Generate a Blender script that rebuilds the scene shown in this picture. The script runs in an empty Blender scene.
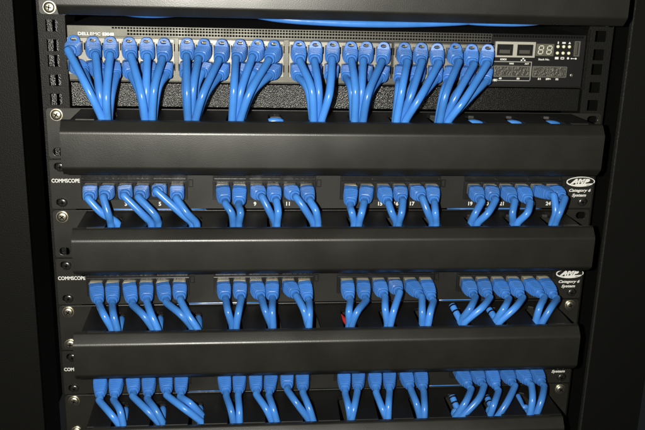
import bpy, bmesh, math, random
from mathutils import Vector, Matrix, Quaternion
random.seed(7)
S = bpy.context.scene
COL = S.collection
MM = 0.001

# ---------------------------------------------------------------- camera
CAM = Vector((-83.7367, -718.807, 120.992))          # millimetres
YAW, PIT, ROLL, FPX = 0.1069133, -0.290118, 0.0282314, 844.826
cy, sy = math.cos(YAW), math.sin(YAW)
FW = Vector((sy*math.cos(PIT), cy*math.cos(PIT), math.sin(PIT)))
R0 = Vector((cy, -sy, 0)); U0 = R0.cross(FW)
RT = R0*math.cos(ROLL) + U0*math.sin(ROLL)
UP = U0*math.cos(ROLL) - R0*math.sin(ROLL)
cd = bpy.data.cameras.new('camera'); cam = bpy.data.objects.new('camera', cd); COL.objects.link(cam)
cd.sensor_width = 36.0; cd.lens = FPX/645*36; cd.clip_start = 0.01; cd.clip_end = 50
cam.matrix_world = Matrix(((RT.x, UP.x, -FW.x, CAM.x*MM), (RT.y, UP.y, -FW.y, CAM.y*MM), (RT.z, UP.z, -FW.z, CAM.z*MM), (0, 0, 0, 1)))
S.camera = cam

# ---------------------------------------------------------------- light: the phone's flash beside the lens, a very dim room
w = bpy.data.worlds.new("World"); S.world = w; w.use_nodes = True
bgn = w.node_tree.nodes['Background']; bgn.inputs[0].default_value = (0.8, 0.9, 1.0, 1); bgn.inputs[1].default_value = 0.012
ld = bpy.data.lights.new('flash', 'POINT'); ld.energy = 31.0; ld.shadow_soft_size = 0.0045; ld.color = (1.0, 0.965, 0.86)
lo = bpy.data.objects.new('flash', ld); COL.objects.link(lo)
lo.location = (CAM - RT*45 + UP*6 - FW*4)*MM
S.view_settings.view_transform = 'Standard'; S.view_settings.look = 'None'
S.view_settings.exposure = 0.0; S.view_settings.gamma = 1.0

# ---------------------------------------------------------------- materials
def mat(name, col, rough=0.5, metal=0.0, spec=0.5, bump=None, var=None, trans=0.0, emit=None, coat=0.0, rvar=None, pebble=False, tint=0):
    """bump=(scale, strength, distance)  var=(scale, factor)  rvar=(scale, low, high)"""
    m = bpy.data.materials.new(name); m.use_nodes = True
    nt = m.node_tree; N = nt.nodes; L = nt.links; b = N['Principled BSDF']
    b.inputs['Base Color'].default_value = (*col, 1); b.inputs['Roughness'].default_value = rough
    b.inputs['Metallic'].default_value = metal; b.inputs['Specular IOR Level'].default_value = spec
    b.inputs['Transmission Weight'].default_value = trans; b.inputs['Coat Weight'].default_value = coat
    b.inputs['Coat Roughness'].default_value = 0.15
    if emit:
        b.inputs['Emission Color'].default_value = (*emit[:3], 1); b.inputs['Emission Strength'].default_value = emit[3]
    tc = N.new('ShaderNodeTexCoord')
    if var:
        n = N.new('ShaderNodeTexNoise'); n.inputs['Scale'].default_value = var[0]; n.inputs['Detail'].default_value = 6
        L.new(tc.outputs['Object'], n.inputs['Vector'])
        r = N.new('ShaderNodeMapRange'); r.inputs['From Min'].default_value = .3; r.inputs['From Max'].default_value = .7
        r.inputs['To Min'].default_value = 1-var[1]; r.inputs['To Max'].default_value = 1+var[1]
        L.new(n.outputs['Fac'], r.inputs['Value'])
        v = N.new('ShaderNodeVectorMath'); v.operation = 'SCALE'; v.inputs[0].default_value = col
        L.new(r.outputs['Result'], v.inputs['Scale']); L.new(v.outputs['Vector'], b.inputs['Base Color'])
    if tint:
        oi = N.new('ShaderNodeObjectInfo'); r2 = N.new('ShaderNodeMapRange'); r2.inputs['To Min'].default_value = 1-tint; r2.inputs['To Max'].default_value = 1+tint
        L.new(oi.outputs['Random'], r2.inputs['Value']); v2 = N.new('ShaderNodeVectorMath'); v2.operation = 'SCALE'
        L.new(v.outputs['Vector'], v2.inputs[0]); L.new(r2.outputs['Result'], v2.inputs['Scale']); L.new(v2.outputs['Vector'], b.inputs['Base Color'])
    if rvar:
        n = N.new('ShaderNodeTexNoise'); n.inputs['Scale'].default_value = rvar[0]; n.inputs['Detail'].default_value = 5
        L.new(tc.outputs['Object'], n.inputs['Vector'])
        r = N.new('ShaderNodeMapRange'); r.inputs['From Min'].default_value = .3; r.inputs['From Max'].default_value = .7
        r.inputs['To Min'].default_value = rvar[1]; r.inputs['To Max'].default_value = rvar[2]
        L.new(n.outputs['Fac'], r.inputs['Value']); L.new(r.outputs['Result'], b.inputs['Roughness'])
    if bump:
        n = N.new('ShaderNodeTexVoronoi' if pebble else 'ShaderNodeTexNoise'); n.inputs['Scale'].default_value = bump[0]
        if not pebble: n.inputs['Detail'].default_value = 3
        L.new(tc.outputs['Object'], n.inputs['Vector'])
        bp = N.new('ShaderNodeBump'); bp.inputs['Strength'].default_value = bump[1]; bp.inputs['Distance'].default_value = bump[2]
        L.new(n.outputs['Distance' if pebble else 'Fac'], bp.inputs['Height']); L.new(bp.outputs['Normal'], b.inputs['Normal'])
    return m

M = {}
M['cover'] = mat('black_moulded_cover_plastic', (.0138, .0136, .0112), .36, spec=.64, bump=(1500, .3, .0002), var=(30, .2), rvar=(24, .33, .42))
M['ear'] = mat('black_satin_steel', (.017, .0163, .0130), .36, spec=.8, bump=(1300, .3, .0002), rvar=(30, .33, .42))
M['panel'] = mat('black_panel_paint', (.013, .0127, .0105), .45, spec=.5, bump=(1400, .3, .0002), rvar=(25, .42, .52))
M['duct'] = mat('black_duct_plastic', (.008, .008, .0075), .5, spec=.4, bump=(1200, .3, .0002))
M['speckle'] = mat('gloss_black_textured_powder_coat', (.010, .010, .009), .25, spec=.4, bump=(1250, .45, .0005), pebble=True)
M['cabinet'] = mat('black_cabinet_paint', (.0048, .0048, .0042), .5, spec=.2, bump=(900, .5, .0004))
M['rail'] = mat('black_rail_paint', (.007, .007, .006), .48, spec=.24, bump=(1100, .6, .0005))
M['cabinet_edge'] = mat('lighter_cabinet_edge_paint', (.022, .022, .020), .35, spec=.4, bump=(500, .8, .001))
M['band'] = mat('black_tape_band', (.006, .006, .006), .35)
M['contactbar'] = mat('pale_gold_contact_bar', (.60, .56, .43), .3, metal=.2)
M['latch'] = mat('smoky_latch_plastic', (.05, .05, .042), .12, spec=.8)
M['void'] = mat('dark_recess', (.003, .003, .003), .8, spec=.1)
M['blue'] = mat('blue_cable_jacket', (.058, .232, .68), .23, spec=.5, var=(60, .10), bump=(260, .16, .0004), tint=.14, rvar=(120, .20, .34))
M['boot'] = mat('blue_boot_rubber', (.052, .20, .61), .40, spec=.45, var=(90, .12), bump=(900, .3, .0003), tint=.12)
M['red'] = mat('red_cable_jacket', (.45, .02, .02), .35)
M['plug'] = mat('clear_plug_plastic', (.55, .52, .42), .12, spec=.6, trans=.45)
M['gold'] = mat('gold_contact', (.9, .68, .3), .25, metal=1)
M['steel'] = mat('bright_screw_chrome', (.95, .88, .70), .32, metal=1, bump=(400, .25, .0004))
M['blackscrew'] = mat('black_zinc_screw', (.10, .10, .095), .28, metal=.85)
M['bezel'] = mat('grey_sheet_steel', (.10, .098, .084), .44, metal=.7, bump=(800, .15, .0002), rvar=(60, .38, .5))
M['shield'] = mat('bright_port_shield', (.26, .252, .225), .42, metal=.4, bump=(700, .15, .0002), rvar=(150, .36, .52))
M['frame'] = mat('nickel_jack_frame', (.62, .60, .53), .38, metal=.4, bump=(600, .2, .0003))
M['fascia'] = mat('black_switch_fascia', (.010, .010, .010), .4, spec=.45, bump=(1000, .2, .0002))
M['jack'] = mat('black_jack_plastic', (.012, .012, .012), .32, spec=.5)
M['strip'] = mat('clear_label_holder', (.016, .016, .015), .25, spec=.6, bump=(300, .35, .0006))
M['ink'] = mat('white_ink', (.82, .82, .78), .5)
M['ink_dim'] = mat('grey_ink', (.42, .42, .40), .5)
M['display'] = mat('smoked_display_window', (.12, .12, .095), .3)
M['segment'] = mat('unlit_display_segment', (.75, .74, .62), .4)
M['led'] = mat('frosted_led_lens', (.85, .85, .62), .3)
M['cage'] = mat('dull_cage_metal', (.30, .29, .25), .42, metal=.8)
M['cage_in'] = mat('cage_interior_foam', (.10, .095, .085), .35, metal=.4, bump=(450, 1.0, .002))

# ---------------------------------------------------------------- mesh helpers (all in millimetres, D = distance out of the rack front)
def un(u, v, D):
    """the point of the rack plane D mm in front of the panels that the survey puts at photo position u, v"""
    d = FW + RT*((u-322.5)/FPX) - UP*((v-215)/FPX)
    t = (-D-CAM.y)/d.y
    q = CAM + d*t
    return Vector((q.x, -D, q.z))

def box(bm, x0, x1, y0, y1, z0, z1):
    vs = [bm.verts.new((x, y, z)) for x in (x0, x1) for y in (y0, y1) for z in (z0, z1)]
    for f in ((0, 1, 3, 2), (4, 6, 7, 5), (0, 4, 5, 1), (2, 3, 7, 6), (0, 2, 6, 4), (1, 5, 7, 3)):
        bm.faces.new([vs[i] for i in f])

def join(bm, other):
    me = bpy.data.meshes.new('tmp'); other.to_mesh(me); other.free(); bm.from_mesh(me); bpy.data.meshes.remove(me)

def plate(bm, outer, holes, a, b, plane='xz'):
    """a sheet between a and b of the third axis, with any holes"""
    t = bmesh.new()
    def P(p): return (p[0], a, p[1]) if plane == 'xz' else (p[0], p[1], a)
    es = []
    for lp in [outer]+holes:
        vs = [t.verts.new(P(p)) for p in lp]
        es += [t.edges.new((vs[i], vs[(i+1) % len(vs)])) for i in range(len(vs))]
    bmesh.ops.triangle_fill(t, use_beauty=True, edges=es)
    ex = bmesh.ops.extrude_face_region(t, geom=list(t.faces))
    mv = [g for g in ex['geom'] if isinstance(g, bmesh.types.BMVert)]
    bmesh.ops.translate(t, verts=mv, vec=(0, b-a, 0) if plane == 'xz' else (0, 0, b-a))
    bmesh.ops.recalc_face_normals(t, faces=t.faces)
    join(bm, t)

def rect(x0, x1, z0, z1, r=0, n=4):
    if r <= 0: return [(x0, z0), (x1, z0), (x1, z1), (x0, z1)]
    out = []
    for cx, cz, a in ((x1-r, z0+r, -90), (x1-r, z1-r, 0), (x0+r, z1-r, 90), (x0+r, z0+r, 180)):
        for i in range(n+1):
            t = math.radians(a+90*i/n); out.append((cx+r*math.cos(t), cz+r*math.sin(t)))
    return out

def ellipse(cx, cz, a, b, n=28):
    return [(cx+a*math.cos(2*math.pi*i/n), cz+b*math.sin(2*math.pi*i/n)) for i in range(n)]

def grid_plate(bm, xs, zs, hole, y0, y1):
    """sheet of cells, hole(i, j) True leaves the cell open"""
    nx, nz = len(xs)-1, len(zs)-1
    V = {}
    def v(i, j, y):
        k = (i, j, y)
        if k not in V: V[k] = bm.verts.new((xs[i], y, zs[j]))
        return V[k]
    solid = lambda i, j: 0 <= i < nx and 0 <= j < nz and not hole(i, j)
    for i in range(nx):
        for j in range(nz):
            if not solid(i, j): continue
            bm.faces.new((v(i, j, y0), v(i+1, j, y0), v(i+1, j+1, y0), v(i, j+1, y0)))
            bm.faces.new((v(i, j, y1), v(i, j+1, y1), v(i+1, j+1, y1), v(i+1, j, y1)))
            for (di, dj, a, b) in ((-1, 0, (i, j), (i, j+1)), (1, 0, (i+1, j+1), (i+1, j)), (0, -1, (i+1, j), (i, j)), (0, 1, (i, j+1), (i+1, j+1))):
                if not solid(i+di, j+dj):
                    bm.faces.new((v(*a, y0), v(*b, y0), v(*b, y1), v(*a, y1)))

def catmull(pts, n=8):
    P = [pts[0]*2-pts[1]]+list(pts)+[pts[-1]*2-pts[-2]]
    out = []
    for i in range(1, len(P)-2):
        for k in range(n):
            t = k/n
            out.append(0.5*((2*P[i])+(P[i+1]-P[i-1])*t+(2*P[i-1]-5*P[i]+4*P[i+1]-P[i+2])*t*t+(3*P[i]-P[i-1]-3*P[i+1]+P[i+2])*t**3))
    out.append(P[-2]); return out

def tube(bm, pts, r, n=14):
    rings = []; T = (pts[1]-pts[0]).normalized(); nrm = T.orthogonal().normalized()
    for i, p in enumerate(pts):
        T2 = (pts[min(i+1, len(pts)-1)]-pts[max(i-1, 0)]).normalized()
        nrm = (nrm-T2*nrm.dot(T2)).normalized(); bi = T2.cross(nrm)
        rings.append([bm.verts.new(p+(nrm*math.cos(2*math.pi*k/n)+bi*math.sin(2*math.pi*k/n))*r) for k in range(n)])
    for a, b in zip(rings, rings[1:]):
        for k in range(n): bm.faces.new((a[k], a[(k+1) % n], b[(k+1) % n], b[k]))
    bm.faces.new(rings[0][::-1]); bm.faces.new(rings[-1])

def disc(bm, c, r, y0, y1, n=20, dome=0):
    """button facing the viewer from y0 (back) to y1 (front)"""
    steps = [(1, y0), (1, y1+dome*(y0-y1)*.0+ (y0-y1)*.35), (.85, y1+(y0-y1)*.1), (.5, y1)]
    rings = [[bm.verts.new((c[0]+r*k*math.cos(2*math.pi*i/n), y, c[1]+r*k*math.sin(2*math.pi*i/n))) for i in range(n)] for k, y in steps]
    for a, b in zip(rings, rings[1:]):
        for i in range(n): bm.faces.new((a[i], b[i], b[(i+1) % n], a[(i+1) % n]))
    bm.faces.new(rings[0]); bm.faces.new(rings[-1][::-1])

def mesh(name, bm, m, smooth=False, angle=35, recalc=True):
    if recalc: bmesh.ops.recalc_face_normals(bm, faces=bm.faces)
    bmesh.ops.scale(bm, vec=(MM, MM, MM), verts=bm.verts)
    me = bpy.data.meshes.new(name); bm.to_mesh(me); bm.free()
    me.materials.append(M[m])
    if smooth:
        for p in me.polygons: p.use_smooth = True
        me.set_sharp_from_angle(angle=math.radians(angle))
    return me

def part(name, bm, m, parent, loc=(0, 0, 0), smooth=False, angle=35, rot=None):
    me = bm if isinstance(bm, bpy.types.Mesh) else mesh(name, bm, m, smooth, angle)
    o = bpy.data.objects.new(name, me); COL.objects.link(o)
    o.location = Vector(loc)*MM
    if rot is not None: o.rotation_mode = 'QUATERNION'; o.rotation_quaternion = rot
    if parent: o.parent = parent
    return o

def bevel(o, wdt=.4, seg=2):
    b = o.modifiers.new('edge', 'BEVEL'); b.width = wdt*MM; b.segments = seg; b.limit_method = 'ANGLE'; b.angle_limit = math.radians(40)
    return o

def thing(name, loc, label, cat, group=None):
    o = bpy.data.objects.new(name, None); COL.objects.link(o); o.empty_display_size = .01
    o.location = Vector(loc)*MM; o['label'] = label; o['category'] = cat
    if group: o['group'] = group
    return o

def text(parent, s, x, z, h, y, m='ink', width=None, shear=0, bold=0, align='LEFT', name='lettering'):
    """flat printed lettering, cap height h mm, baseline z, on the plane y"""
    c = bpy.data.curves.new('txt', 'FONT'); c.body = s; c.size = 1.0; c.shear = shear; c.offset = bold; c.resolution_u = 3
    o = bpy.data.objects.new('txt', c); me = bpy.data.meshes.new_from_object(o); bpy.data.objects.remove(o); bpy.data.curves.remove(c)
    xs = [v.co.x for v in me.vertices]; ys = [v.co.y for v in me.vertices]
    k = h/(max(ys) if max(ys) > 0 else 1); kx = k if width is None else width/(max(xs)-min(xs))
    x0 = min(xs); wd = (max(xs)-x0)*kx
    ox = x - (wd/2 if align == 'CENTER' else 0)
    for v in me.vertices: v.co = Vector((ox+(v.co.x-x0)*kx, y, z+v.co.y*k))*MM
    me.materials.clear(); me.materials.append(M[m])
    t = bpy.data.objects.new(name, me); COL.objects.link(t)
    if parent: t.parent = parent
    return t

U = 44.45

# ================================================================ the cabinet
cab = thing('rack_cabinet', (0, 0, 0), 'black steel rack cabinet with square-holed mounting rails around all the equipment', 'rack cabinet')
HZ = []
z = 65.8+44.45*3
pat = [15.875, 12.7, 15.875]
zz = 66.2; hs = []
k = 0
while zz > -420: hs.append(zz); zz -= pat[k % 3]; k += 1
zz = 66.2; k = 2
while zz < 190: zz += pat[k % 3]; k += 2; hs.append(zz)
hs = sorted(hs)
for s in (-1, 1):
    bm = bmesh.new()
    zs = [-440]
    for h in hs: zs += [h-4.75, h+4.75]
    zs.append(210)
    xa, xb = sorted((s*221.5, s*243.5)); xc = s*232.4
    grid_plate(bm, [xa, xc-4.75, xc+4.75, xb], zs, lambda i, j: i == 1 and j % 2 == 1, 2.0, 4.2)
    # folded flanges going back
    box(bm, s*221.5, s*223.5, 4.2, 46, -440, 210)
    box(bm, s*241.5, s*243.5, 4.2, 60, -440, 210)
    part('mounting_rail', bm, 'rail', cab)
    # inner stiffening channel seen through the holes
    bm = bmesh.new()
    if s < 0:
        box(bm, -241.0, -234.6, 15, 17, -440, 210); box(bm, -231.6, -224, 13, 15, -440, 210)
        part('rail_stiffener', bm, 'speckle', cab)
    else: bm.free()
    bm = bmesh.new()
    x0 = 259 if s > 0 else -262.5
    x1 = x0 + s*60
    a, b = sorted((x0, x1))
    box(bm, a, b, 0, 70, -460, 230)
    part('front_post', bm, 'cabinet', cab)
    bm = bmesh.new()
    a, b = sorted((x0-s*1.3, x0+s*.3))
    box(bm, a, b, -1.2, 3, -460, 230)
    o = part('post_edge', bm, 'cabinet_edge' if s > 0 else 'cabinet', cab)  # right edge gets a lighter paint than the left
    bm = bmesh.new()
    a, b = sorted((x1, x1+s*3))
    box(bm, a, b, 60, 800, -460, 230)
    part('side_panel', bm, 'cabinet', cab)
bm = bmesh.new(); box(bm, -325, 325, 800, 804, -460, 230); part('back_panel', bm, 'void', cab)

# ================================================================ screws and holes
def screw(parent, x, z, y, kind, ang=0, r=4.4):
    bm = bmesh.new(); disc(bm, (0, 0), r, 0, -2.6, 24)
    o = part('screw', bm, 'steel' if kind == 'bright' else 'blackscrew', parent, (x, y, z), smooth=True, angle=50)
    bm = bmesh.new()
    for a in (ang, ang+90):
        t = bmesh.new(); box(t, -r*.52, r*.52, -2.72, -2.2, -.45, .45)
        bmesh.ops.rotate(t, verts=t.verts, cent=(0, 0, 0), matrix=Matrix.Rotation(math.radians(a), 3, 'Y')); join(bm, t)
        box(bm, 0, .001, -2.21, -2.2, 0, .001) if False else None
    part('cross_recess_shade', bm, 'void', o)  # raised near-black cross stands in for the shade of a recess
    if kind == 'bright':
        bm = bmesh.new(); plate(bm, ellipse(0, 0, r+.7, r+.7), [], .05, -.5)
        part('washer', bm, 'steel', o)
    return o

def slot_hole(cx, cz): return rect(cx-4.8, cx+4.8, cz-3.3, cz+3.3, 3.2)

# ================================================================ cable managers
SLOT = [-184.5+33.3*i for i in range(12)]
SLOT2 = [a+b for a, b in zip(SLOT, (0, 0, 0, 0, 0, 0, 2, 3, 2, 6, 8, 8))]
SLOT3 = [a+b for a, b in zip(SLOT, (-1, -1, -1, 0, 0, 0, 0, 1, 0, 1, 1, 4))]
SLOTS = [SLOT2, SLOT3, SLOT3]
def manager(name_label, ztop, cx0, cx1, zoff, screws, low=0, slots=None, group='cable managers between the panels'):
    t = thing('cable_manager', (0, 0, ztop-U/2), name_label, 'cable manager', group)
    h = U/2-.7
    bm = bmesh.new()
    holes = [slot_hole(sx*232.4, sz*(U/2-6.4)) for sx in (-1, 1) for sz in (-1, 1)]
    plate(bm, rect(-240.8, 240.8, -h, h, 3), holes, 0, -1.6)
    bevel(part('back_plate', bm, 'ear', t), .25)
    # slotted top and bottom shelves of the duct
    for sgn, nm in ((1, 'finger_shelf'), (-1, 'finger_shelf')):
        bm = bmesh.new()
        out = [(-212, -1.7), (212, -1.7), (212, -57.5)]
        for sx in reversed(slots or SLOT):
            out += [(sx+6.9, -57.5), (sx+5.6, -24), (sx+4.2, -18), (sx, -16), (sx-4.2, -18), (sx-5.6, -24), (sx-6.9, -57.5)]
        out += [(-212, -57.5)]
        a = sgn*(h-(.5 if sgn > 0 else 6))
        plate(bm, out, [], a, a-sgn*2.4, 'xy')
        bevel(part(nm, bm, 'duct', t), .3)
    for sx in (-1, 1):
        bm = bmesh.new()
        a, b = sorted((sx*209.5, sx*211.8))
        box(bm, a, b, -57.3, -1.8, -h+3.4, h-3.4)
        part('side_arm', bm, 'duct', t)
    # snap-on front cover: bent profile
    prof = []
    def arc(p, q, r_, n=5):
        pass
    raw = [(-56.5, 21.7), (-60.2, 21.7), (-67, 13.6), (-67, -14.8+low*.6), (-60.2, -21.4+low), (-57.5, -21.4+low)]
    pts = []
    for i, p in enumerate(raw):
        if i in (0, len(raw)-1): pts.append(Vector(p)); continue
        p0, p1, p2 = Vector(raw[i-1]), Vector(p), Vector(raw[i+1])
        d0 = (p0-p1).normalized(); d1 = (p2-p1).normalized(); r_ = 1.6
        A, B = p1+d0*r_, p1+d1*r_
        for k in range(6):
            s_ = k/5; pts.append(A*(1-s_)**2+p1*2*s_*(1-s_)+B*s_**2)
    bm = bmesh.new()
    def off(i):
        a = pts[max(i-1, 0)]; b = pts[min(i+1, len(pts)-1)]; d = (b-a).normalized()
        return pts[i]+Vector((-d.y, d.x))*1.8
    inner = [off(i) for i in range(len(pts))]
    if inner[len(inner)//2].x < -67: inner = [pts[i]*2-inner[i] for i in range(len(pts))]
    loop = pts+inner[::-1]
    n = 30
    secs = []
    for k in range(n+1):
        x = cx0+(cx1-cx0)*k/n
        bow = .35*math.sin(math.pi*k/n)
        secs.append([bm.verts.new((x, p.x-bow, p.y+zoff)) for p in loop])
    for a, b in zip(secs, secs[1:]):
        for i in range(len(loop)): bm.faces.new((a[i], a[(i+1) % len(loop)], b[(i+1) % len(loop)], b[i]))
    bm.faces.new(secs[0]); bm.faces.new(secs[-1][::-1])
    cv = part('cover', bm, 'cover', t, smooth=True, angle=30)
    for xx in (cx0+11, cx1-26):
        bm = bmesh.new(); box(bm, xx, xx+14, -59.5, -56.8, 21.75+zoff, 22.6+zoff)
        part('latch_tab', bm, 'ear', cv)
    for sx, sz, kind in screws:
        screw(t, sx*232.2+random.uniform(-.6, .6), sz*(U/2-6.4), -1.6, kind, random.uniform(0, 90))
    return t

manager('black cable manager along the top edge, its cover catching the most light', 74.4+U, -214, 222.5, 3.8, [(-1, -1, 'bright'), (-1, 1, 'bright')])
manager('black cable manager directly under the switch, holding its eight cable bundles', 0, -217.3, 216, .3, [(-1, 1, 'bright')])
manager('black cable manager between the top and the middle patch panel', -2*U, -213.5, 218.6, 1.6, [(-1, 1, 'bright')], 3.6, SLOT2)
manager('black cable manager between the middle and the bottom patch panel', -4*U, -217.3, 216.4, -.3, [(-1, 1, 'bright'), (-1, -1, 'bright'), (1, 1, 'bright')], .9, SLOT3)
manager('black cable manager under the bottom patch panel, cut off by the picture edge', -6*U, -217, 212, -1.5, [(-1, 1, 'bright'), (-1, -1, 'bright'), (1, 1, 'bright')], 0, SLOT3)

# ================================================================ patch panels
GX = [-206.5+111.6*g for g in range(4)]
PORTX = [[GX[g]+14.55*i for i in range(6)] for g in range(4)]

def swirl(bm, cx, cz, a, b, t0, t1, w0, w1, y):
    n = 24; prev = None
    for k in range(n+1):
        s_ = k/n; t = math.radians(t0+(t1-t0)*s_); ww = w0+(w1-w0)*s_
        o = bm.verts.new((cx+a*math.cos(t), y, cz+b*math.sin(t))); i = bm.verts.new((cx+(a-ww)*math.cos(t), y, cz+(b-ww)*math.sin(t)))
        if prev: bm.faces.new((prev[0], o, i, prev[1]))
        prev = (o, i)

def patch_panel(lab, ztop, numbers):
    zc = ztop-U/2
    t = thing('patch_bay', (0, 0, zc), lab, 'patch panel', 'patch panels')
    h = U/2-.7
    bm = bmesh.new()
    holes = [slot_hole(sx*232.4, sz*(U/2-6.4)) for sx in (-1, 1) for sz in (-1, 1)]
    plate(bm, rect(-240.8, 240.8, -h, h, 1.2), holes, 0, -1.6)
    bevel(part('faceplate', bm, 'panel', t), .25)
    zj = -3.2                                       # jack centre, relative
    for g in range(4):
        xa = GX[g]-8.6; xb = GX[g]+14.55*5+8.6
        xs = [xa]; 
        for i in range(6): xs += [PORTX[g][i]-5.95, PORTX[g][i]+5.95]
        xs.append(xb)
        bm = bmesh.new()
        grid_plate(bm, xs, [zj-9.5, zj-4.2, zj+5.2, zj+7.4], lambda i, j: i % 2 == 1 and j == 1, -1.65, -4.4)
        bd = bevel(part('jack_module', bm, 'jack', t), .25)
        # label holder over the six jacks
        bm = bmesh.new(); plate(bm, rect(xa, xb, zj+7.6, zj+14.2, .6), [rect(xa+1.2+q*((xb-xa)/3), xa-1.2+(q+1)*((xb-xa)/3), zj+8.8, zj+13.1, .4) for q in range(3)], -1.65, -3.4)
        part('label_holder', bm, 'jack', t)
        bm = bmesh.new(); box(bm, xa+.9, xb-.9, -2.1, -1.65, zj+8.2, zj+13.6)
        part('label_window', bm, 'strip', t)
        # small square latch at the right end of each module
        bm = bmesh.new(); plate(bm, rect(xb+.6, xb+4.8, zj+1.5, zj+8.5, .3), [rect(xb+1.4, xb+4.0, zj+2.4, zj+7.6, .2)], -1.65, -2.9)
        part('module_latch', bm, 'jack', t)
        for i in range(6):
            bm = bmesh.new(); px = PORTX[g][i]
            box(bm, px-5.9, px+5.9, -1.9, -1.66, zj-4.1, zj+5.1)
            o = part('port', bm, 'void', t)
            bm = bmesh.new()
            for c in range(8): box(bm, px-4+c*1.1, px-3.5+c*1.1, -4.3, -1.95, zj+4.5, zj+4.9)
            part('contact', bm, 'gold', o)
            # dark glossy lip above each jack
            bm = bmesh.new(); box(bm, px-4.8, px+4.8, -4.75, -4.42, zj+5.7, zj+6.9)
            part('shutter_lip', bm, 'strip', o)
    text(t, 'COMMSCOPE', -239.8, 1.9, 3.3, -1.63, width=23.5, bold=.025)
    for n in numbers:
        g, i = divmod(n-1, 6)
        dx = 0 if g else 2
        text(t, str(n), PORTX[g][i]+(-1.0), zj-15.6, 3.4, -1.63, bold=.03, align='CENTER')
    # oval emblem and the two lines beneath it
    bm = bmesh.new(); cx, cz = 228.0, 3.4-.3
    cz = 2.6+.6
    swirl(bm, cx, cz, 13.3, 4.6, 60, 300, .5, 1.9, -1.63); swirl(bm, cx+.4, cz+.2, 13.3, 4.7, -18, 110, .9, .5, -1.63)
    swirl(bm, cx+1, cz-.2, 12.2, 4.3, 230, 330, 1.2, .4, -1.635)
    bm2 = bmesh.new(); plate(bm2, [(cx-5, cz-3.4), (cx+11, cz-2.6), (cx+12.6, cz-1.4), (cx-4.4, cz-2.1)], [], -1.63, -1.66); join(bm, bm2)
    part('emblem', bm, 'ink', t)
    text(t, 'AMP', cx-.3, cz-1.5, 4.3, -1.64, width=18.5, shear=.35, bold=.10, align='CENTER')
    text(t, 'Category 6', cx+.6, -5.4-.6, 2.7, -1.63, width=20.5, shear=.3, bold=.03, align='CENTER')
    text(t, 'System', cx+.2, -10.4-.2, 2.7, -1.63, width=13.5, shear=.3, bold=.03, align='CENTER')
    for sx in (-1, 1):
        for sz in (-1, 1):
            if sx > 0 and sz > 0: continue
            screw(t, sx*231.6, sz*(U/2-6.6), -1.6, 'dark', random.uniform(0, 90), 3.9)
    return t

patch_panel('black 24-port patch panel nearest the switch, first below its cable bundles', -U, [3, 5, 8, 9, 11, 15, 16, 17, 19, 20, 21, 22, 23, 24])
patch_panel('black 24-port patch panel, the middle one of three', -3*U, [])
patch_panel('black 24-port patch panel, lowest of three, its writing half hidden by the cover above', -5*U, [])

# ================================================================ the switch
ZB, ZT = 22.8, 66.9
sw = thing('network_switch', (0, 0, ZB), 'grey and black 48-port network switch filled with blue cables near the top', 'network switch')
def zr(v): return v-ZB
bm = bmesh.new(); box(bm, -219.6, 218.6, 1, 330, 0, ZT-ZB); part('chassis', bm, 'fascia', sw)
# grey front sheet, left part, as frame around the port banks, bottom and top strips apart
XE = 134.6
SWX = [-213.6, -123.0, -31.7, 57.4]
SWP = [[SWX[g]+14.5*i for i in range(6)] for g in range(4)]
bm = bmesh.new()
openings = [rect(SWX[g]-7.4, SWX[g]+14.5*5+7.2, zr(27.6), zr(58.2)) for g in range(4)]
openings[0] = rect(-219.0+.0, SWX[0]+79.7, zr(27.6), zr(57.0))
openings[0] = rect(SWX[0]-4.6, SWX[0]+79.7, zr(27.6), zr(57.4))
plate(bm, rect(-219.6, XE, 0.2, zr(58.9)), openings, .98, -1.0)
part('front_sheet', bm, 'bezel', sw)
bm = bmesh.new()
px0 = -184.0; pitch = 2.45
nx = int((XE-px0)/pitch)
bk = bmesh.new(); box(bk, -219, 217, .96, .99, zr(59.2), zr(66.5)); part('vent_shade_sheet', bk, 'void', sw)  # near-black sheet painted as the shade behind the vent holes
xs = [-219.6]
for i in range(nx): xs += [px0+i*pitch, px0+i*pitch+1.85]
xs.append(XE)
zs = [zr(58.95), zr(60.0), zr(61.6), zr(62.6), zr(64.2), zr(64.9), zr(66.3), zr(66.8)]
def hole(i, j):
    if i % 2 == 0: return False
    k_ = (i-1)//2
    if j in (1, 3): return (not (k_ < 5))
    return j == 5 and k_ % 1 == 0 and k_ > -1
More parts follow.
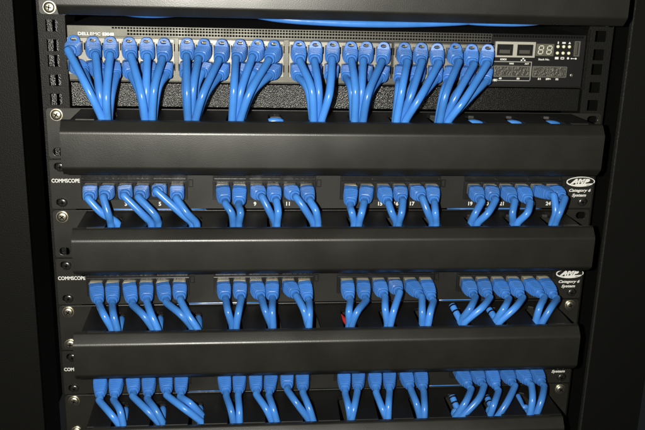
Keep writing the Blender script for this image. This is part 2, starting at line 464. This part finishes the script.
# text area stays plain: first hole columns only start right of the model name
grid_plate(bm, xs, zs, hole, .97, -1.0)
part('vent_strip', bm, 'bezel', sw)
bm = bmesh.new()
xs = [XE+.2]; nx2 = int((216-XE)/2.45)
for i in range(nx2): xs += [XE+1.2+i*2.45, XE+1.2+i*2.45+1.85]
xs.append(218.2)
grid_plate(bm, xs, [zr(62.9), zr(64.2), zr(66.2), zr(66.7)], lambda i, j: i % 2 == 1 and j == 1, .97, -1.0)
part('vent_strip', bm, 'fascia', sw)
bm = bmesh.new(); plate(bm, rect(XE+.2, 218.2, .2, zr(62.7)), [], .97, -1.0); part('control_fascia', bm, 'fascia', sw)
bm = bmesh.new(); box(bm, -219.4, 218.4, -1.6, .9, -.9, .1); part('bottom_lip', bm, 'fascia', sw)
ZU, ZL = 50.0, 35.6
for g in range(4):
    xs = [SWX[g]-7.2 if g else SWX[g]-4.5+.0]
    xs = [SWX[g]-6.95 if g else SWX[0]-6.2]
    for i in range(6): xs += [SWP[g][i]-6.1, SWP[g][i]+6.1]
    xs.append(SWX[g]+72.5+6.95)
    bm = bmesh.new()
    grid_plate(bm, xs, [zr(27.8), zr(30.4), zr(39.6), zr(45.6), zr(54.6), zr(57.2)], lambda i, j: i % 2 == 1 and j in (1, 3), .9, -2.6)
    pb = part('port_bank', bm, 'shield', sw)
    bm = bmesh.new()
    for i in range(7):
        xx = SWP[g][0]-7.25+14.5*i
        for z0, z1 in ((31.5, 37.5), (47.5, 53.5)): box(bm, xx-.45, xx+.45, -2.68, -2.5, zr(z0), zr(z1))
    part('slit_shade', bm, 'void', pb)  # near-black bars on the face, painted as shade in slots between ports
    for i in range(6):
        for zz in (ZU, ZL):
            bm = bmesh.new(); x = SWP[g][i]
            grid_plate(bm, [x-6.05, x-5.7, x+5.7, x+6.05], [zr(zz-4.4), zr(zz-4), zr(zz+3.6), zr(zz+4.4-.1)], lambda a, b: a == 1 and b == 1, .85, -2.3)
            box(bm, x-5.65, x+5.65, .5, .84, zr(zz-3.95), zr(zz+3.55))
            o = part('port', bm, 'jack', sw)
text(sw, 'DELL', -211.2, zr(59.2), 2.5, -1.04, width=9.2, bold=.03)
text(sw, 'EMC', -201.4, zr(59.2), 2.5, -1.04, width=8.2, bold=.01)
text(sw, 'S3048', -191.8, zr(59.2), 2.5, -1.04, width=9.4, bold=.05)
# management and console jacks
bm = bmesh.new()
grid_plate(bm, [138.0, 139.6, 153.8, 157.4, 171.6, 173.4], [zr(47.4), zr(48.8), zr(58.4), zr(60.6)], lambda i, j: i in (1, 3) and j == 1, -1.02, -2.6)
part('jack_frame', bm, 'frame', sw)
for x in (146.7, 164.3):
    bm = bmesh.new()
    plate(bm, rect(x-6.9, x+6.9, zr(48.9), zr(58.2)), [rect(x-5.2, x+5.2, zr(50), zr(56.4))], -1.05, -2.3)
    box(bm, x-5.0, x+5.0, -1.3, -1.06, zr(50.2), zr(56.2)); box(bm, x-2.6, x+2.6, -2.5, -1.4, zr(56.6), zr(59.2))
    o = part('port', bm, 'jack', sw)
    bm = bmesh.new()
    for c in range(8): box(bm, x-4.2+c*1.15, x-3.8+c*1.15, -2.0, -1.4, zr(50.6), zr(53.6))
    part('contact', bm, 'cage', o)
# two-digit display
bm = bmesh.new(); box(bm, 174.6, 190.4, -1.5, -1.02, zr(48.9), zr(59.2)); dsp = part('digit_display', bm, 'display', sw)
for cx in (178.8, 186.3):
    bm = bmesh.new()
    def seg(x0, x1, z0, z1):
        k_ = .12; z0 = zr(z0); z1 = zr(z1)
        vs = [bm.verts.new((cx+x+((zz_-zr(54))*k_), -1.56, zz_)) for x, zz_ in ((x0, z0), (x1, z0), (x1, z1), (x0, z1))]; bm.faces.new(vs)
    for z0 in (50.3, 53.7, 57.1): seg(-1.5, 1.5, z0, z0+.75)
    for x0 in (-2.3, 1.6):
        seg(x0, x0+.7, 51.1, 53.6); seg(x0, x0+.7, 54.5, 57.0)
    part('digit', bm, 'segment', dsp)
text(sw, 'Stack No.', 182.5, zr(45.2), 1.5, -1.04, bold=.03, align='CENTER', width=10)
for i, x in enumerate((193.8, 198.9, 204.0)):
    for zz in (57.1, 51.6):
        bm = bmesh.new(); disc(bm, (x, zr(zz)), 1.35, -1.0, -2.0, 14); part('status_light', bm, 'led', sw, smooth=True)
    bm = bmesh.new()
    if i == 0: box(bm, x-.5, x+.5, -1.06, -1.02, zr(59.4), zr(61.3)); box(bm, x-1.6, x+1.6, -1.06, -1.02, zr(46.2), zr(48.2))
    elif i == 1: box(bm, x-1.5, x+1.5, -1.06, -1.02, zr(59.6), zr(61)); plate(bm, rect(x-1.6, x+1.6, zr(46.2), zr(48.2), .4), [rect(x-1, x+1, zr(46.8), zr(47.6))], -1.02, -1.06)
    else: plate(bm, [(x-1.1, zr(59.5)), (x+1.1, zr(59.5)), (x, zr(61.4))], [], -1.02, -1.06); plate(bm, ellipse(x, zr(47.2), 1.1, 1.1, 6), [], -1.02, -1.06)
    part('icon', bm, 'ink', sw)
bm = bmesh.new(); plate(bm, rect(208.6, 213.4, zr(49), zr(62)), [rect(209.4, 212.3, zr(50), zr(61.2))], -1.02, -2.0); box(bm, 210.2, 210.9, -1.9, -1.02, zr(50.5), zr(60.8))
part('usb_port', bm, 'cage', sw)
bm = bmesh.new(); box(bm, 207.4, 210.4, -1.06, -1.02, zr(46.7), zr(47.2)); plate(bm, ellipse(211, zr(46.95), .8, .8, 10), [], -1.02, -1.06); plate(bm, ellipse(207, zr(47.0), .6, .6, 10), [], -1.021, -1.061); part('icon', bm, 'ink', sw)
text(sw, 'IOIOI', 146.4, zr(44.7), 1.5, -1.04, bold=.05, align='CENTER', width=5.4)
bm = bmesh.new()
for a, b in ((164, 45.7), (162.6, 44.3), (165.4, 44.3)): box(bm, a-.7, a+.7, -1.06, -1.02, zr(b), zr(b+1.1))
part('icon', bm, 'ink', sw)
# optical cages
for x0, x1 in ((138.2, 170.6), (172.8, 203.6)):
    bm = bmesh.new(); plate(bm, rect(x0, x1, zr(30.6), zr(40.2), .8), [rect(x0+1, (x0+x1)/2-.5, zr(31.5), zr(39.3), .4), rect((x0+x1)/2+.5, x1-1, zr(31.5), zr(39.3), .4)], -1.02, -2.6)
    o = part('optical_cage', bm, 'cage', sw)
    for a in (x0+1.1, (x0+x1)/2+.6):
        bm = bmesh.new(); box(bm, a, a+(x1-x0)/2-1.8, -1.9, -1.03, zr(31.7), zr(39.1)); part('cage_flap', bm, 'cage_in', o)
bm = bmesh.new()
for b in ((133.4+1.6, 171.9, 43.2, 43.75), (171.4, 171.95, 27.6, 43.15), (143, 171.3, 27.0, 27.55)): box(bm, b[0], b[1], -1.05, -1.02, zr(b[2]), zr(b[3]))
part('printed_frame', bm, 'ink_dim', sw)
text(sw, 'COMBO', 135.6, zr(26.6), 1.9, -1.04, bold=.05, width=7)
for s_, x in (('49', 145), ('50', 161), ('51', 180), ('SFP+', 188.2), ('52', 196)): text(sw, s_, x, zr(28.3), 1.5, -1.04, bold=.05, align='CENTER', width=(4.6 if s_ == 'SFP+' else 2.6))
for s_, x in (('10G', 154), ('ACT', 167.6)): text(sw, s_, x, zr(41.3), 1.3, -1.04, bold=.05, align='CENTER', width=3.8)
bm = bmesh.new(); disc(bm, (208.6, zr(32.6)), 1.4, -1.0, -1.8, 14); part('reset_button', bm, 'cage', sw, smooth=True)

# shelf the switch lies on: speckled folded lip below it, bright folded sides
sh = thing('rack_shelf', (0, 0, 0), 'speckled glossy black steel shelf lip under the network switch', 'shelf')
bm = bmesh.new(); box(bm, -219.8, 219.6, 2.6, 5, .4, 20.2); box(bm, -219.8, 219.6, 5, 330, 19.4, 20.2); bevel(part('front_lip', bm, 'speckle', sh), .8, 3)
for s in (1,):
    bm = bmesh.new(); box(bm, 219.2, 221.0, -1.5, 330, 20.6, 72); part('side_bracket', bm, 'speckle', sh)

# ================================================================ cables
def ribbed_boot(rise):
    bm = bmesh.new()
    secs = []; L = 1.0
    prof = [(0, 6.1, 5.0), (1.2, 6.2, 5.2), (6.0, 6.2, 5.2)]
    y = 6.0; w0 = 6.15; h0 = 5.15
    for k in range(5):
        prof += [(y+.2, w0-.65, h0-.65), (y+.95, w0-.68, h0-.68), (y+1.1, w0, h0), (y+2.2, w0-.08, h0-.05)]
        y += 2.2; w0 -= .16+.07*k; h0 -= .08+.04*k
    prof += [(y+.4, w0-.9, h0-.5), (y+1.2, 4.1, 4.0), (y+1.5, 4.45, 4.4), (y+3.2, 4.4, 4.3), (y+3.6, 4.0, 4.0), (y+3.5, 3.2, 3.2)]
    n = 20
    for (t, a, b) in prof:
        ring = []
        sq = max(0.0, min(1.0, (19.5-t)/5))
        e = 2/(2+4.5*sq)
        for k in range(n):
            th = 2*math.pi*(k+.5)/n; c, s = math.cos(th), math.sin(th)
            ring.append(bm.verts.new((a*math.copysign(abs(c)**e, c), -t, b*math.copysign(abs(s)**e, s))))
        secs.append(ring)
    for a, b in zip(secs, secs[1:]):
        for k in range(n): bm.faces.new((a[k], a[(k+1) % n], b[(k+1) % n], b[k]))
    bm.faces.new(secs[0][::-1]); bm.faces.new(secs[-1])
    # raised pad on the boot's top
    box(bm, -2.6, 2.6, -5.4, -2.6, 4.6, 5.5)
    for yy in (8.1, 10.3, 12.5, 14.7): box(bm, -1.1, 1.1, -yy-.1, -yy+1.5, 3.6, 4.95-(yy-8)*.08)
    if rise:
        # arched guard standing over the release tab, with its finger hole
        t = bmesh.new()
        out = [(-5.3, 1.5), (5.3, 1.5), (5.0, 6)]+[(4.9*math.copysign(abs(math.cos(math.radians(a)))**.8, math.cos(math.radians(a))), 6.0+4.0*math.sin(math.radians(a))) for a in range(15, 166, 15)]+[(-5.0, 6)]
        plate(t, out, [ellipse(0, 7.2, 2.6, 1.4, 16)], -4.2, -6.2)
        for v in t.verts: v.co.y += (v.co.z-4)*.45
        join(bm, t)
    return mesh('boot', bm, 'boot', True, 40)
BOOT = ribbed_boot(False); BOOTH = ribbed_boot(True)
def plug_mesh():
    bm = bmesh.new(); box(bm, -5.6, 5.6, -8.2, 0, -4.0, 4.3); 
    return mesh('plug', bm, 'plug')
PLUG = plug_mesh()
bm = bmesh.new()
for c in range(8): box(bm, -4.4+c*1.12, -3.5+c*1.12, -6.2, -.5, 4.32, 4.7)
bm.free(); bm = bmesh.new(); box(bm, -4.7, 4.7, -6.6, -.4, 4.3, 4.75)
for c in range(7): box(bm, -4.2+c*1.2, -3.9+c*1.2, -6.9, -.6, 4.5, 4.95)
GOLD = mesh('contact', bm, 'contactbar')

bm = bmesh.new(); box(bm, -1.9, 1.1, -5.6, -.6, 5.4, 6.3); box(bm, -2.6, 2.6, -1.2, 1.2, 4.4, 6.0)
LATCH = mesh('latch', bm, 'latch')

def cable(label, cat_group, port, bend, pts, boot_len=22.5, hood=False, y0=-3.2, r=3.15):
    """port: 3-D point of the jack mouth; bend: where the boot ends; pts: the cord's further course"""
    t = thing('patch_cable', port, label, 'cable', cat_group)
    pl = part('plug', PLUG, None, t, (0, 2.4 if not hood else 2.0, 0))
    if not hood: part('contact', GOLD, None, pl)
    else: part('latch', LATCH, None, pl)
    st = Vector((0, -3.6, 0))
    d = (Vector(bend)-Vector(port)-st); 
    rot = Vector((0, -1, 0)).rotation_difference(d.normalized()) @ Quaternion((0, 1, 0), math.radians(random.uniform(-5, 5)))
    part('boot', BOOTH if hood else BOOT, None, t, st, rot=rot)
    dn = d.normalized(); s2 = st+dn*(boot_len+4.5)
    s0 = st+dn*(boot_len-8); s1 = st+dn*(boot_len+1.5)
    P = [s0, s1, s2]+[Vector(p)-Vector(port) for p in pts]
    P[3] = P[3]+Vector((random.uniform(-.7, .7), 0, 0))
    bm = bmesh.new(); tube(bm, catmull(P, 9), r)
    part('cord', bm, 'blue', t, smooth=True, angle=80)
    return t

ORD = ['first', 'second', 'third', 'fourth', 'fifth', 'sixth', 'seventh', 'eighth']
SIX = ['leftmost', 'second', 'third', 'rightmost']
PN = ['upper', 'middle', 'lowest']
# surveyed course of every patch-panel cable: (boot end u, v), (mid u, v), (slot u, v), depth at the slot
PD = {
 0: [[((89.3,197),(101.4,213),(116,222),43),((104.6,196),(108,214),(110.5,222),51),((125,195),(143,214),(150,222),50),((140,196),(153.7,214),(158,222),45),((158,191.5),(181,213),(191,222),51),((177,197),(186.8,213),(195.5,222),44)],
     [((225,201),(231,213),(233,222),50),((239,203),(241,213),(239.5,222),47),((261,196),(268.8,210),(274.5,222),51),((275.7,199),(277.8,212),(277.2,222),44),((295,196),(303,207.6),(312.8,222),48),((309.6,199),(316,211),(318,222),46)],
     [((350.5,204.5),(352.6,213),(354,222),45),((364.5,201),(362.4,213),(359.3,222),51),((387.5,201),(391.5,213),(396,222),51),((402,199),(401,213),(399.3,222),46),((421,197),(427.3,212),(431.8,222),50),((434,201),(435.3,213),(436.8,222),46)],
     [((479.7,199),(475,213),(471.2,222),51),((494,198),(488,213),(482,222),47),((512.5,199),(513.3,213),(512.8,222),50),((528,200),(527,213),(522.5,222),47),((550,195),(555,212),(552.5,222),51),((561.7,197),(560,212),(556.5,222),45)]],
 1: [[((98.8,301.6),(104.7,315),(111.4,328),50),((112.4,301.6),(114,315),(116.8,328),45),((132.3,301.6),(143.8,315),(152.5,328),50),((147,299.5),(152,315),(157.2,328),44),((166,299.5),(180.5,314),(191,326),44),((180.5,297.5),(188.8,315),(197,328),51)],
     [((225.3,297.4),(228,312),(232,325),50),((240.6,296.5),(238,312),(236.4,325),46),((260.5,296.5),(265.7,311),(271,325),46),((272.4,297.5),(272.4,311),(273,325),51),((295,294.5),(303,310),(307.6,325),50),((308,298.5),(310,312),(309,325),44)],
     [((349.5,297.5),(349.4,311),(349,323),46),((365,297),(357.5,311),(352.4,323),51),((383.4,294.3),(386,309),(387.2,323),46),((398,291),(394.5,309),(390.7,323),51),((419,294.5),(421.5,311),(422.2,323),50),((431.5,297.5),(430.5,311),(428.4,323),47)],
     [((473,294),(470,308),(460.8,321),50),((487.7,294.3),(481,308),(466,321),46),((506,295.4),(503.6,308),(494,321),47),((520,294.3),(515,308),(500.5,321),51),((540.4,294.3),(540,308),(535,321),51),((553.6,295.4),(551.5,308),(543,321),46)]],
 2: [[((100,396.6),(112,415),(127,431),50),((114.5,395.6),(120,410),(129.5,425),44),((133.4,392.4),(149,411.5),(166,427),51),((148,394.5),(155.5,409),(168,421),44),((167,391.4),(184,408),(206,421),51),((181,392.4),(190,403.5),(207,414),44)],
     [((226,392.5),(231.5,411),(234,427),50),((238.5,392),(239.5,411),(239.5,427),46),((256.5,390.5),(265.5,409),(273,424),51),((269.5,391.5),(273,408),(278.5,423),46),((287.5,386.5),(297,403),(311,423),46),((303,389),(309,407),(314,424),51)],
     [((345,390),(348,407),(350.5,421),46),((357.5,388.5),(355,407),(353,421),51),((376,389),(382.5,409),(387.5,421),51),((389.5,388.5),(388.5,405),(388,421),45),((410,387),(416.5,404),(420.5,420),50),((423,388.5),(424,407),(425.5,420),46)],
     [((468.5,385.5),(466,402),(455,418),50),((481.5,382.5),(478.5,400),(461.5,418),46),((496.5,387),(494,404),(490,415),46),((512,382.5),(507,403),(498,418),51),((528.5,382),(532,400),(529,418),51),((541.5,382.5),(541,400),(536,418),46)]]}
for pnl in range(3):
    zp = -U*(1+2*pnl)-U/2-3.0
    for g in range(4):
        for i in range(6):
            be, mi, en, D = PD[pnl][g][i]
            port = Vector((PORTX[g][i], -4.4, zp))
            b = un(*be, 28)
            sx = SLOTS[pnl][g*3+i//2]
            pz = -2*U*(pnl+1)-1.4
            dd = FW + RT*((en[0]-322.5)/FPX) - UP*((en[1]-215)/FPX)
            De = max(33, min(50.5, -(CAM+dd*((pz-CAM.z)/dd.z)).y)) + (1.5 if i % 2 else -1.5)
            m_ = un(*mi, min(De+4, 49)); e = un(*en, De)
            e.x = max(sx-3.7, min(sx+3.7, e.x)); e.z = min(e.z, pz+1)
            dx = max(-1, min(1, (e.x-m_.x)/abs(e.z-m_.z)))
            tail = e+Vector((dx*1.5, 2, -6)); tail2 = tail+Vector((0, 3, -10))
            cable('blue cable in %s jack of the %s six on the %s patch panel' % (ORD[i], SIX[g], PN[pnl]),
                  'blue cables in the %s patch panel' % PN[pnl], port, b, [m_, e, tail, tail2])

SWU = [((70.5,51),(86.8,88),(103,121),52),((95,55),(100,94),(104.5,121),46),((110,55),(106.8,95),(107.5,121),51),
 ((131,56),(140.3,93),(145.2,121),51),((147,56),(146.8,90),(146.8,121),46),((162.4,58),(154,88),(152,121),52),
 ((186.6,56),(186.6,90.5),(188,121),51),((199.4,58),(192.5,88),(191.6,121),46),((219,59),(204,93),(195.3,121),52),
 ((236.7,58),(233,88),(232,121),51),((253,57),(240.5,90.5),(236,121),46),((269,60),(249.5,91.7),(240,121),52),
 ((300,60),(310.6,89),(313.5,121),51),((314.8,60),(319.5,90.5),(317.6,121),46),((332,59),(329.5,93),(321.5,121),52),
 ((351.3,60),(354.8,89),(354.6,121),51),((364,60),(362,90),(359,121),46),((381.6,61),(369,93),(363,121),52),
 ((406,61),(402,88),(396.6,121),51),((421,61),(411.8,93),(400.5,121),46),((437.4,62.5),(420,97.5),(405.5,121),52),
 ((457,61),(446.5,93),(439.7,121),51),((472.3,63.5),(457,95),(444,121),46),((486,63.5),(465,100),(448.5,121),52)]
SWL = [(82,66),(101,68),(117,69),(128.5,68.5),(152,69),(168.5,68),(186,68),(205,67),(223,70),(240,69),(257,68),(275,69.5),
 (295.5,70.5),(312,70),(331,70),(345,71),(364,71),(383,72),(399,73.5),(416,74),(439,73),(449,74.5),(468,75),(490,75)]
ROW = 'first'
for k in range(24):
    g, i = divmod(k, 6); bnd = k//3; j = k % 3
    be, mi, en, D = SWU[k]
    nm = ['left', 'middle', 'right'][j]
    port = Vector((SWP[g][i], -2.6, ZU))
    e = un(*en, D-2); m_ = un(*mi, D+3)
    cable('upper-row %s blue cable of the %s bundle from the left on the switch' % (nm, ORD[bnd]), 'blue cables in the switch', port, un(*be, 26), [m_, e, e+Vector((0, 1, -10)), e+Vector((0, 3, -17))], hood=True)
    port = Vector((SWP[g][i], -2.6, ZL))
    b = un(SWL[k][0]+(mi[0]-SWL[k][0])*.2, SWL[k][1]+5, 22)
    Dl = [41, 36, 42][j]
    du = SWL[k][0]-be[0]; du = max(-4, min(4, du*.5))
    mm = un(mi[0]+du, mi[1]+1, Dl); ee = un(en[0]+du*.4, en[1], Dl-1)
    cable('lower-row %s blue cable of the %s bundle from the left on the switch' % (nm, ORD[bnd]), 'blue cables in the switch', port, b, [mm, ee, ee+Vector((0, 1, -9)), ee+Vector((0, 2, -15))], boot_len=17.5)

def run(label, pts, m='blue', r=2.9, group='loose cables running inside the managers'):
    """a cable lying in a duct: one mesh, top-level"""
    P = [Vector(p) for p in pts]; c = P[0].copy()
    bm = bmesh.new(); tube(bm, catmull([p-c for p in P], 8), r)
    o = part('duct_cable', bm, m, None, c, smooth=True, angle=80)
    o['label'] = label; o['category'] = 'cable'; o['group'] = group
    return o
run('long blue cable sagging below the topmost cover, above the middle of the switch', [(-90, -30, 84), (-50, -30, 77.5), (-10, -31, 75.4), (30, -31, 75.0), (70, -30, 76.2), (110, -28, 79), (160, -25, 86)])
run('short blue cable sagging below the topmost cover, above the spare jacks', [(60, -22, 86), (95, -27, 79.5), (130, -29, 77.8), (165, -27, 79.6), (200, -20, 88)])
run('blue cable sagging dimly behind the topmost cover, above the left bundles', [(-190, -18, 82), (-160, -18, 77.8), (-130, -18, 79), (-100, -16, 84)], r=2.6)
run('blue cable seen through the empty slot between fourth and fifth switch bundles', [(-70, -34, -16), (-58, -36, -5.2), (-46, -36, -5), (-34, -34, -16)])
for i, (x, lb) in enumerate(((115, 'left'), (148.5, 'middle'), (181.8, 'right'))):
    run('blue cable seen through the %s empty slot right of the last switch bundle' % lb, [(x-20, -32, -16), (x-9, -37, -5.2), (x+5, -37, -5), (x+18, -32, -17)])
Z2, Z3, Z4 = -2*U, -4*U, -6*U
run('blue cable in the slot under the leftmost six of the upper patch panel', [(-165, -30, Z2-17), (-150, -36, Z2-9), (-135, -40, Z2-10), (-105, -36, Z2-10), (-95, -28, Z2-18)])
run('blue cable in the slot under the rightmost six of the upper patch panel', [(95, -30, Z2-18), (108, -36, Z2-9), (130, -38, Z2-9.5), (150, -36, Z2-9), (165, -28, Z2-18)])
for zz, nm in ((Z3, 'middle'), (Z4, 'lowest')):
    for (xa, w_, hint) in ((SLOT3[0], 1, 'first'), (SLOT3[1], 1, 'second'), (SLOT3[2], 1, 'third')):
        run('blue cable loop beside the %s cord pair under the %s patch panel' % (hint, nm),
            [(xa+3, -50, zz-17), (xa+3.4, -42, zz-8), (xa+3, -32, zz-4.2), (xa+2.2, -23, zz-5), (xa+1.5, -15, zz-14)], r=3.0)
def stub(label, a, Da, b_, Db, sx, pz, bands=True, r=3.0):
    p, q = un(*a, Da), un(*b_, Db); d = (p-q).normalized()
    t = run(label, [p, p*.5+q*.5, q, Vector((sx, -Db, pz-5)), Vector((sx, -Db+3, pz-16))], r=r, group='spare cable ends tucked into the manager slots')
    if bands:
        for k in (.05, .42):
            c = p*(1-k)+q*k-p; bm = bmesh.new(); tube(bm, [c, c-d*1.6], r+.25)
            part('band', bm, 'band', t)
stub('spare banded blue cable end left of the rightmost six, under the middle patch panel', (452, 305), 30, (460, 320), 44, SLOT3[9], Z3)
stub('spare blue cable end beside the fifth-from-right cord under the middle patch panel', (488, 308), 30, (495, 318), 42, SLOT3[10], Z3)
stub('spare banded blue cable end left of the rightmost six, under the lowest patch panel', (452, 396), 30, (458, 411), 42, SLOT3[9], Z4)
stub('spare blue cable end between second and third cords of the lowest panel rightmost six', (487, 397), 26, (492, 409), 40, SLOT3[10], Z4)
stub('small spare blue cable end before the last cord pair of the lowest patch panel', (518, 396), 22, (523, 407), 38, SLOT3[11], Z4, False, 2.4)
run('red cable end in the slot under the third six of the middle patch panel', [(20, -44, Z3-12), (13, -34, Z3-5.5), (9, -22, Z3-5), (6, -12, Z3-12)], m='red', r=2.2)
for zz, a, b, lb in ((-2*U, -206, -112, 'blue cable glimpsed through the seam under the leftmost six, upper patch panel'), (-2*U, 112, 198, 'blue cable glimpsed through the seam under the rightmost six, upper patch panel'),
                  (-4*U, -132, -60, 'blue cable glimpsed through the seam between first and second six, middle patch panel'), (-4*U, 96, 150, 'blue cable glimpsed through the seam before the rightmost six, middle patch panel'),
                  (-6*U, -132, -92, 'blue cable glimpsed through the seam between first and second six, lowest patch panel'), (-6*U, 92, 140, 'blue cable glimpsed through the seam before the rightmost six, lowest patch panel')):
    run(lb, [(a, 14, zz-6), (a+10, 4.2, zz-2.2), ((a+b)/2, 4, zz-1.8), (b-10, 4.2, zz-2.2), (b, 14, zz-6)], group='loose cables running behind the panels')
